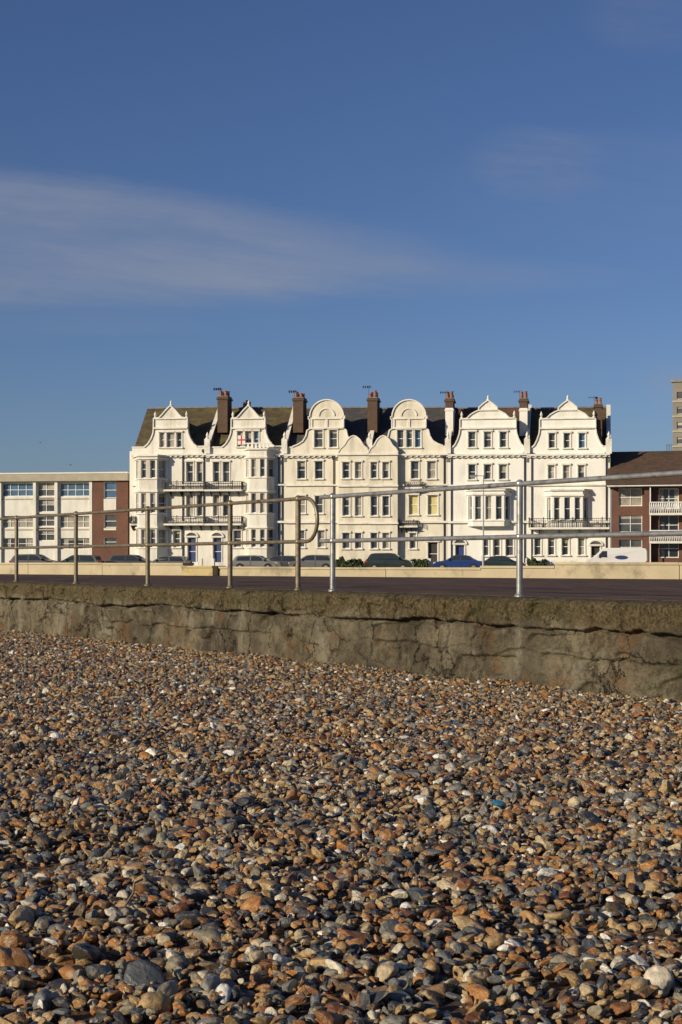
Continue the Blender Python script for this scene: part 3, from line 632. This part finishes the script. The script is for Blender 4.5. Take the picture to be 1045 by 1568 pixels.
# ------------------------------------------------------------ cars
M['tyre']=mat('tyre_rubber',(.02,.02,.02),None,4,.9); M['hub']=mat('alloy_wheel',(.35,.35,.36),None,4,.4,.6)
M['cglass']=mat('car_glass',(.03,.035,.04),None,1,.06); M['lampr']=mat('red_lamp',(.4,.02,.02),None,4,.3); M['lampw']=mat('clear_lamp',(.6,.6,.6),None,4,.2)
def car(px,d,colr,L=4.1,H=1.45,flip=False,kind='hatch',yaw=0,name='parked_car',rgh=.3):
    cm,nt,bs=newmat('car_paint'); bs.inputs['Base Color'].default_value=(*colr,1); bs.inputs['Coat Weight'].default_value=.4
    nn=nt.nodes.new('ShaderNodeTexNoise'); nn.inputs['Scale'].default_value=3; mr=nt.nodes.new('ShaderNodeMapRange'); mr.inputs[3].default_value=rgh-.05; mr.inputs[4].default_value=rgh+.15
    nt.links.new(nn.outputs[0],mr.inputs[0]); nt.links.new(mr.outputs[0],bs.inputs['Roughness'])
    b=Build(name,(0,0,0)); h=L/2
    if kind=='hatch': prof=[(-h,.45),(-h+.02,.72),(-h+.12,.95),(-h+.38,1.36),(-h+.7,1.43),(0.0,1.45),(.45,1.40),(1.15,.98),(h-.35,.86),(h-.06,.70),(h,.45),(h-.05,.22),(-h+.05,.22)]; win=[(-h+.42,.96),(-h+.6,1.32),(0,1.37),(.42,1.33),(1.0,.96)]
    elif kind=='saloon': prof=[(-h,.5),(-h+.03,.85),(-h+.6,.95),(-h+1.15,1.34),(-.3,1.43),(.3,1.40),(1.05,.95),(h-.35,.84),(h-.06,.68),(h,.42),(h-.05,.22),(-h+.05,.22)]; win=[(-h+.85,.96),(-h+1.3,1.30),(-.3,1.36),(.25,1.33),(.9,.95)]
    else: prof=[(-h,.45),(-h,1.75),(-h+.1,1.96),(-h+.5,2.02),(h-1.9,2.02),(h-1.55,1.95),(h-.85,1.25),(h-.25,1.0),(h-.03,.75),(h,.4),(h-.05,.25),(-h+.05,.25)]; win=[(h-2.0,1.2),(h-2.0,1.75),(h-1.6,1.75),(h-1.1,1.22)]
    sc_=H/(1.45 if kind!='van' else 2.0); W=.86 if kind!='van' else .97
    prof=[(x,z*sc_) for x,z in prof]; win=[(x,z*sc_) for x,z in win]
    def yw(z): return W-(.0 if z<.9 else (z-.9)*(.28 if kind!='van' else .12))-(.06 if z<.3 else 0)
    n=len(prof); vs=[(x,-yw(z),z) for x,z in prof]+[(x,yw(z),z) for x,z in prof]
    me=bpy.data.meshes.new('body'); me.from_pydata(vs,[],[tuple(range(n)),tuple(range(2*n-1,n-1,-1))]+[(i,n+i,n+(i+1)%n,(i+1)%n) for i in range(n)])
    bm=bmesh.new(); bm.from_mesh(me); bmesh.ops.recalc_face_normals(bm,faces=bm.faces); bmesh.ops.bevel(bm,geom=bm.edges[:],offset=.05,segments=2,affect='EDGES'); bm.to_mesh(me); bm.free()
    me.materials.append(cm)
    for s_ in (-1,1):
        b.face('side_windows','cglass',[(x,s_*(yw(z)+.004),z) for x,z in (win if s_<0 else win[::-1])])
        xm=sum(p[0] for p in win)/len(win)
        if kind!='van':
            b.face('door_pillar',cm,[(xm-.04,s_*(yw(win[0][1])+.008),win[0][1]),(xm+.04,s_*(yw(win[0][1])+.008),win[0][1]),(xm+.04,s_*(yw(win[2][1])+.008),win[2][1]),(xm-.04,s_*(yw(win[2][1])+.008),win[2][1])][::-1])
            b.box('door_seam','iron',Frame((0,0),(1,0)),xm-.01,xm+.01,s_*(W+.001)-.003,s_*(W+.001)+.003,.35,.9)
        for xw in (-h+.78,h-.8):
            b.lathe('wheel_arches','tyre',(xw,s_*(W-.02)-.03,.33),[(.37,0),(.37,.06)],16,'y')
            b.lathe('wheels','tyre',(xw,s_*(W-.1)-.11,.31),[(.27,0),(.31,.03),(.31,.2),(.27,.235)],16,'y')
            b.lathe('hubs','hub',(xw,s_*(W+.03)-.005,.31),[(.19,0),(.19,.01)],12,'y')
        b.box('rear_lamps','lampr',Frame((0,0),(1,0)),-h-.012,-h+.12,s_*(W-.14)-.12,s_*(W-.14)+.12,.68*sc_,.9*sc_)
        b.box('head_lamps','lampw',Frame((0,0),(1,0)),h-.32,h-.03,s_*(W-.2)-.13,s_*(W-.2)+.13,.6*sc_,.76*sc_)
        b.box('wing_mirrors',cm,Frame((0,0),(1,0)),win[-1][0]-.2,win[-1][0]-.08,s_*(W+.09)-.08,s_*(W+.09)+.08,win[-1][1],win[-1][1]+.14)
    ia={'hatch':(6,7),'saloon':(5,6),'van':(5,6)}[kind]; 
    def cross(i,j,nm,e):
        (xa,za),(xb,zb)=prof[i],prof[j]; l=math.hypot(xb-xa,zb-za); nx,nz_=-(zb-za)/l,(xb-xa)/l
        q=[]
        for tt in (.12,.9):
            x_=xa+(xb-xa)*tt+nx*e; z_=za+(zb-za)*tt+nz_*e; q.append((x_,z_))
        b.face(nm,'cglass',[(q[0][0],-yw(q[0][1])+.1,q[0][1]),(q[1][0],-yw(q[1][1])+.1,q[1][1]),(q[1][0],yw(q[1][1])-.1,q[1][1]),(q[0][0],yw(q[0][1])-.1,q[0][1])])
    cross(ia[0],ia[1],'windscreen',.006)
    if kind!='van': cross(2,3,'rear_window',.006)
    else:
        for s_ in (-1,1):
            b.face('side_logo','door_blue',[(-.5+.55*math.cos(a)*1.0,s_*(yw(1.2)+.01),1.2+.17*math.sin(a)) for a in [i*math.pi/8 for i in range(16)]])
            b.box('side_mouldings','tyre',Frame((0,0),(1,0)),-h+1.2,h-1.3,s_*(W+.004)-.004,s_*(W+.004)+.004,.5,.58)
    e=b.finish(); o=bpy.data.objects.new('body',me); sc.collection.objects.link(o); o.parent=e
    e.location=((px-CX)/FP*d,d,GZ+.006); e.rotation_euler=(0,0,math.atan2(F.e.y,F.e.x)+(math.pi if flip else 0)+yaw); return e
car(55,133,(.03,.03,.035),4.2,1.5); car(122,130,(.012,.03,.026),4.0,1.42,True)
car(203,132,(.02,.02,.025),4.2,1.45); car(393,133,(.16,.16,.15),4.1,1.4,False,'hatch'); car(430,139,(.05,.05,.055),4.0,1.4,True)
car(480,134,(.12,.12,.12),4.2,1.45,True); car(598,133,(.012,.022,.018),4.1,1.6,False,'hatch',0)
car(703,131,(.012,.04,.16),4.3,1.45,True,'saloon'); car(770,136,(.02,.035,.035),4.2,1.4,False,'saloon'); car(258,136,(.10,.10,.09),4.1,1.35,True)
car(1090,131,(.3,.02,.02),4.1,1.45)
car(943,131,(.66,.65,.63),5.4,2.0,True,'van',0,'parked_van',.4)
M['galv']=mat('galvanised_steel',(.35,.36,.36),(.28,.28,.29),5,.45,.5)
def lamp(px,d,ytop):
    x=(px-CX)/FP*d; zt=(HY-ytop)/FP*d+EYE; b=Build('street_lamp',(x,d,GZ)); 
    b.lathe('pole','galv',(x,d,GZ),[(.11,0),(.11,1.2),(.07,1.3),(.045,zt-GZ-.1),(.05,zt-GZ)],10)
    fr=Frame((x,d),(1,0)); b.box('arm','galv',fr,-.6,0,-.03,.03,zt-.06,zt); b.box('lantern','galv',fr,-1.15,-.6,-.13,.13,zt-.1,zt+.04); b.box('lantern_glass','lampw',fr,-1.1,-.65,-.1,.1,zt-.16,zt-.1)
    b.finish()
lamp(741,128,728)
# ------------------------------------------------------------ railings
M['rail_tan']=mat('weathered_galvanised_rail',(.24,.20,.135),(.17,.135,.085),14,.42,.4,c3=(.11,.065,.035),s3=9,t3=(.55,.7))
M['rail_silver']=mat('galvanised_rail',(.50,.49,.46),(.36,.35,.33),12,.32,.65,c3=(.2,.17,.14),s3=8,t3=(.55,.72))
def tube(name_parts,m,pts,r,seg=12):
    cu=bpy.data.curves.new('tube','CURVE'); cu.dimensions='3D'; cu.bevel_depth=r; cu.bevel_resolution=4; cu.use_fill_caps=True
    sp=cu.splines.new('POLY'); sp.points.add(len(pts)-1)
    for i,p in enumerate(pts): sp.points[i].co=(*p,1)
    o=bpy.data.objects.new('t',cu); sc.collection.objects.link(o); dg=bpy.context.evaluated_depsgraph_get()
    me=bpy.data.meshes.new_from_object(o.evaluated_get(dg)); bpy.data.objects.remove(o)
    o=bpy.data.objects.new(name_parts,me); me.materials.clear(); me.materials.append(M[m])
    for p in me.polygons: p.use_smooth=True
    sc.collection.objects.link(o); return o
def s_of(px):
    k=(px-CX)/FP; zd=10.85/(.6535+k); return (Vector((k*zd,zd,0))-R0).dot(t)
def railing(m,posts,s_end,loop_s=None,start_s=None):
    e=bpy.data.objects.new('promenade_railing',None); e.location=SW(posts[-1],0,0); sc.collection.objects.link(e); objs=[]
    for s in posts:
        lean=random.uniform(-.006,.006)
        objs.append(tube('post',m,[SW(s,0,-.02),SW(s+lean,0,1.075)],.031))
        b=Build('x'); 
        for zz,rr in ((1.063,.042),(.568,.041)):
            prof=[(max(.002,rr*math.sin(a)),-rr*math.cos(a)) for a in [i*math.pi/8 for i in range(9)]]
            b.lathe('post_joint',m,SW(s+(lean if zz>1 else lean/2),0,zz),prof,14)
        b.lathe('base_collar',m,SW(s,0,.0),[(.05,0),(.05,.02),(.034,.035)],14)
        em=b.finish(smooth=('post_joint',))
        for c in list(em.children): objs.append(c); c.parent=None
        bpy.data.objects.remove(em)
    top,mid=1.063,.568; r=.022
    if loop_s is not None:
        s0=loop_s; hh=(top-mid)/2
        arc=[SW(s0-hh*1.0*math.sin(a)*.95,0,mid+hh+hh*math.cos(a)) for a in [i*math.pi/12 for i in range(13)]]
        objs.append(tube('rails',m,[SW(s_end,0,top)]+arc+[SW(s_end,0,mid)],r))
    else:
        for zz in (top,mid): objs.append(tube('rail',m,[SW(s_end,0,zz),SW(start_s,0,zz)],r+.001))
    for o in objs:
        o.parent=e; o.matrix_parent_inverse=Matrix.Translation(-Vector(e.location))
pl=[s_of(p) for p in (457,353,227,117,26)]; s=pl[-1]
while s<80: s+=2.4; pl.append(s)
railing('rail_tan',pl,80,loop_s=s_of(470))
pr=[s_of(510),0.0]; s=0
while s>-30: s-=3.2; pr.append(s)
railing('rail_silver',pr,-30,start_s=s_of(492))

# ------------------------------------------------------------ small things
M['blue_pl']=mat('blue_plastic',(.04,.18,.30),None,4,.4); M['wood']=mat('driftwood',(.25,.2,.13),(.18,.13,.08),20,.8)
def bp(px,py):
    d=(EYE+.8)*FP/(py-HY); return Vector(((px-CX)/FP*d,d,bz((px-CX)/FP*d,d)+.03))
p=bp(763,1234)
bm=bmesh.new(); bmesh.ops.create_icosphere(bm,subdivisions=2,radius=.03)
for q in bm.verts: q.co=Vector((q.co.x*1.2,q.co.y,q.co.z*.45))*(1+.5*noise.noise(q.co*30))
me=bpy.data.meshes.new('plastic_litter'); bm.to_mesh(me); bm.free(); me.materials.append(M['blue_pl']); o=bpy.data.objects.new('plastic_litter',me); o.location=p+Vector((0,0,.008)); sc.collection.objects.link(o)
p=bp(205,1400); o=tube('twig','wood',[p+Vector((-.02,-.05,.0)),p+Vector((.0,.0,.03)),p+Vector((-.005,.06,.05)),p+Vector((.01,.14,.045))],.004)
M['bird']=mat('seagull_feathers',(.35,.35,.36),(.1,.1,.1),6,.8)
def gull(px,py,d,sp):
    c=Vector(((px-CX)/FP*d,d,(HY-py)/FP*d+EYE)); b=Build('seagull',c)
    b.lathe('body','bird',(c.x,c.y-.25,c.z),[(.01,0),(.05,.05),(.08,.2),(.07,.35),(.02,.55)],8,'y')
    for s_ in (-1,1):
        P=[(0,-.1,0),(0,.12,0),(s_*sp*.5,.1,.16),(s_*sp*.5,-.12,.16),(s_*sp,.12,.05),(s_*sp*.97,.05,.05)]
        P=[c+Vector(q) for q in P]; b.mesh('wings','bird',P,[(0,1,2,3),(3,2,4,5)])
    b.face('tail','bird',[c+Vector(q) for q in ((-.03,.25,0),(.03,.25,0),(.1,.45,0),(-.1,.45,0))])
    b.finish()
gull(108,712,190,.6); gull(62,678,260,.5)

# ------------------------------------------------------------ light
az=math.radians(234); el=math.radians(18)
S=Vector((math.sin(az)*math.cos(el),math.cos(az)*math.cos(el),math.sin(el)))
ld=bpy.data.lights.new('sun','SUN'); ld.energy=4.9; ld.angle=math.radians(.5); ld.color=(1,.86,.63)
lo=bpy.data.objects.new('sun',ld); lo.rotation_euler=S.to_track_quat('Z','Y').to_euler(); sc.collection.objects.link(lo)
w=bpy.data.worlds.new('World'); sc.world=w; w.use_nodes=True; nt=w.node_tree; L=nt.links; bg=nt.nodes['Background']; bg.inputs[1].default_value=.10
sky=nt.nodes.new('ShaderNodeTexSky'); sky.sky_type='NISHITA'; sky.sun_disc=False; sky.sun_elevation=el; sky.sun_rotation=az; sky.air_density=1.0; sky.dust_density=.4; sky.ozone_density=2.5
tc=nt.nodes.new('ShaderNodeTexCoord'); sx=nt.nodes.new('ShaderNodeSeparateXYZ'); L.new(tc.outputs['Generated'],sx.inputs[0])
def Mt(op,a,b_=None,c=None,clamp=False):
    n=nt.nodes.new('ShaderNodeMath'); n.operation=op; n.use_clamp=clamp
    for i,q in enumerate((a,b_,c)):
        if q is None: continue
        if isinstance(q,(int,float)): n.inputs[i].default_value=q
        else: L.new(q,n.inputs[i])
    return n.outputs[0]
def ss_(x,a,b_):
    n=nt.nodes.new('ShaderNodeMapRange'); n.interpolation_type='SMOOTHSTEP'; L.new(x,n.inputs[0]); n.inputs[1].default_value=a; n.inputs[2].default_value=b_; return n.outputs[0]
def inv(x): return Mt('SUBTRACT',1,x)
yy=Mt('MAXIMUM',sx.outputs[1],.08); U=Mt('DIVIDE',sx.outputs[0],yy); V=Mt('DIVIDE',sx.outputs[2],yy)
def nzz(su,sv_,sw,det=6,rg=.6,sc0=1,sh=.12):
    c=nt.nodes.new('ShaderNodeCombineXYZ'); L.new(Mt('MULTIPLY',U,su),c.inputs[0])
    L.new(Mt('MULTIPLY',Mt('ADD',V,Mt('MULTIPLY',U,sh)),sv_),c.inputs[1]); c.inputs[2].default_value=sw
    n=nt.nodes.new('ShaderNodeTexNoise'); n.inputs['Scale'].default_value=sc0; n.inputs['Detail'].default_value=det; n.inputs['Roughness'].default_value=rg; L.new(c.outputs[0],n.inputs[0]); return n.outputs[0]
nA=nzz(5,38,0,7,.6); nB=nzz(3,14,5); nC=nzz(16,130,9,8,.72); nD=nzz(30,60,3,7,.7,1,-.3)
Vd=Mt('ADD',V,Mt('MULTIPLY',Mt('SUBTRACT',nB,.5),.024)); Vd=Mt('ADD',Vd,Mt('MULTIPLY',Mt('SUBTRACT',nC,.5),.014))
rel=Mt('SUBTRACT',Mt('SUBTRACT',.2285,Mt('MULTIPLY',U,.155)),Vd)
up=ss_(rel,-.006,.016)
lowedge=Mt('ADD',.168,Mt('MULTIPLY',ss_(U,-.06,.13),.028))
low=ss_(Mt('SUBTRACT',Vd,lowedge),-.005,.018); rt=inv(ss_(U,-.08,.13))
band=Mt('MULTIPLY',Mt('MULTIPLY',up,low),rt)
edge=Mt('MULTIPLY',inv(ss_(rel,.006,.035)),.18)
tex=Mt('ADD',edge,Mt('ADD',.30,Mt('ADD',Mt('MULTIPLY',ss_(nA,.32,.68),.36),Mt('ADD',Mt('MULTIPLY',nC,.25),Mt('MULTIPLY',Mt('SUBTRACT',nD,.5),.25)))))
band=Mt('MULTIPLY',band,tex)
def blob(u,v_,ru,rv,amt):
    du=Mt('DIVIDE',Mt('SUBTRACT',U,u),ru); dv=Mt('DIVIDE',Mt('SUBTRACT',Vd,v_),rv)
    r=Mt('ADD',Mt('MULTIPLY',du,du),Mt('MULTIPLY',dv,dv)); return Mt('MULTIPLY',Mt('MULTIPLY',inv(ss_(r,0,2.4)),Mt('ADD',ss_(nA,.2,.7),Mt('MULTIPLY',Mt('SUBTRACT',nD,.5),.9))),amt)
cl=Mt('ADD',band,blob(.13,.266,.036,.018,.34)); cl=Mt('ADD',cl,blob(.205,.365,.035,.02,.2)); cl=Mt('ADD',cl,blob(.235,.12,.03,.012,.35)); cl=Mt('ADD',cl,blob(.04,.190,.12,.012,.3)); cl=Mt('ADD',cl,blob(.2,.25,.10,.03,.13)); cl=Mt('ADD',cl,blob(-.2,.160,.12,.006,.2))
cl=Mt('MAXIMUM',cl,0); cl=Mt('MULTIPLY',cl,Mt('GREATER_THAN',sx.outputs[1],.1)); cl=Mt('MULTIPLY',cl,.72,clamp=True)
tint=nt.nodes.new('ShaderNodeMix'); tint.data_type='RGBA'; tint.blend_type='MULTIPLY'; tint.inputs[0].default_value=1; L.new(sky.outputs[0],tint.inputs[6]); tint.inputs[7].default_value=(.47,.54,.76,1)
mx=nt.nodes.new('ShaderNodeMix'); mx.data_type='RGBA'; L.new(cl,mx.inputs[0]); 
L.new(tint.outputs[2],mx.inputs[6]); mx.inputs[7].default_value=(2.6,2.9,3.7,1)
L.new(mx.outputs[2],bg.inputs[0])
# ------------------------------------------------------------ camera
cd=bpy.data.cameras.new('camera'); cam=bpy.data.objects.new('camera',cd); sc.collection.objects.link(cam); sc.camera=cam
cam.location=(0,0,EYE); cam.rotation_euler=(math.radians(90),0,0); cd.sensor_fit='VERTICAL'; cd.sensor_height=24; cd.lens=FP/1568*24
cd.shift_y=(HY-784)/1568; cd.clip_end=9000; cd.clip_start=.05
sc.view_settings.view_transform='Standard'; sc.view_settings.look='None'; sc.view_settings.exposure=0
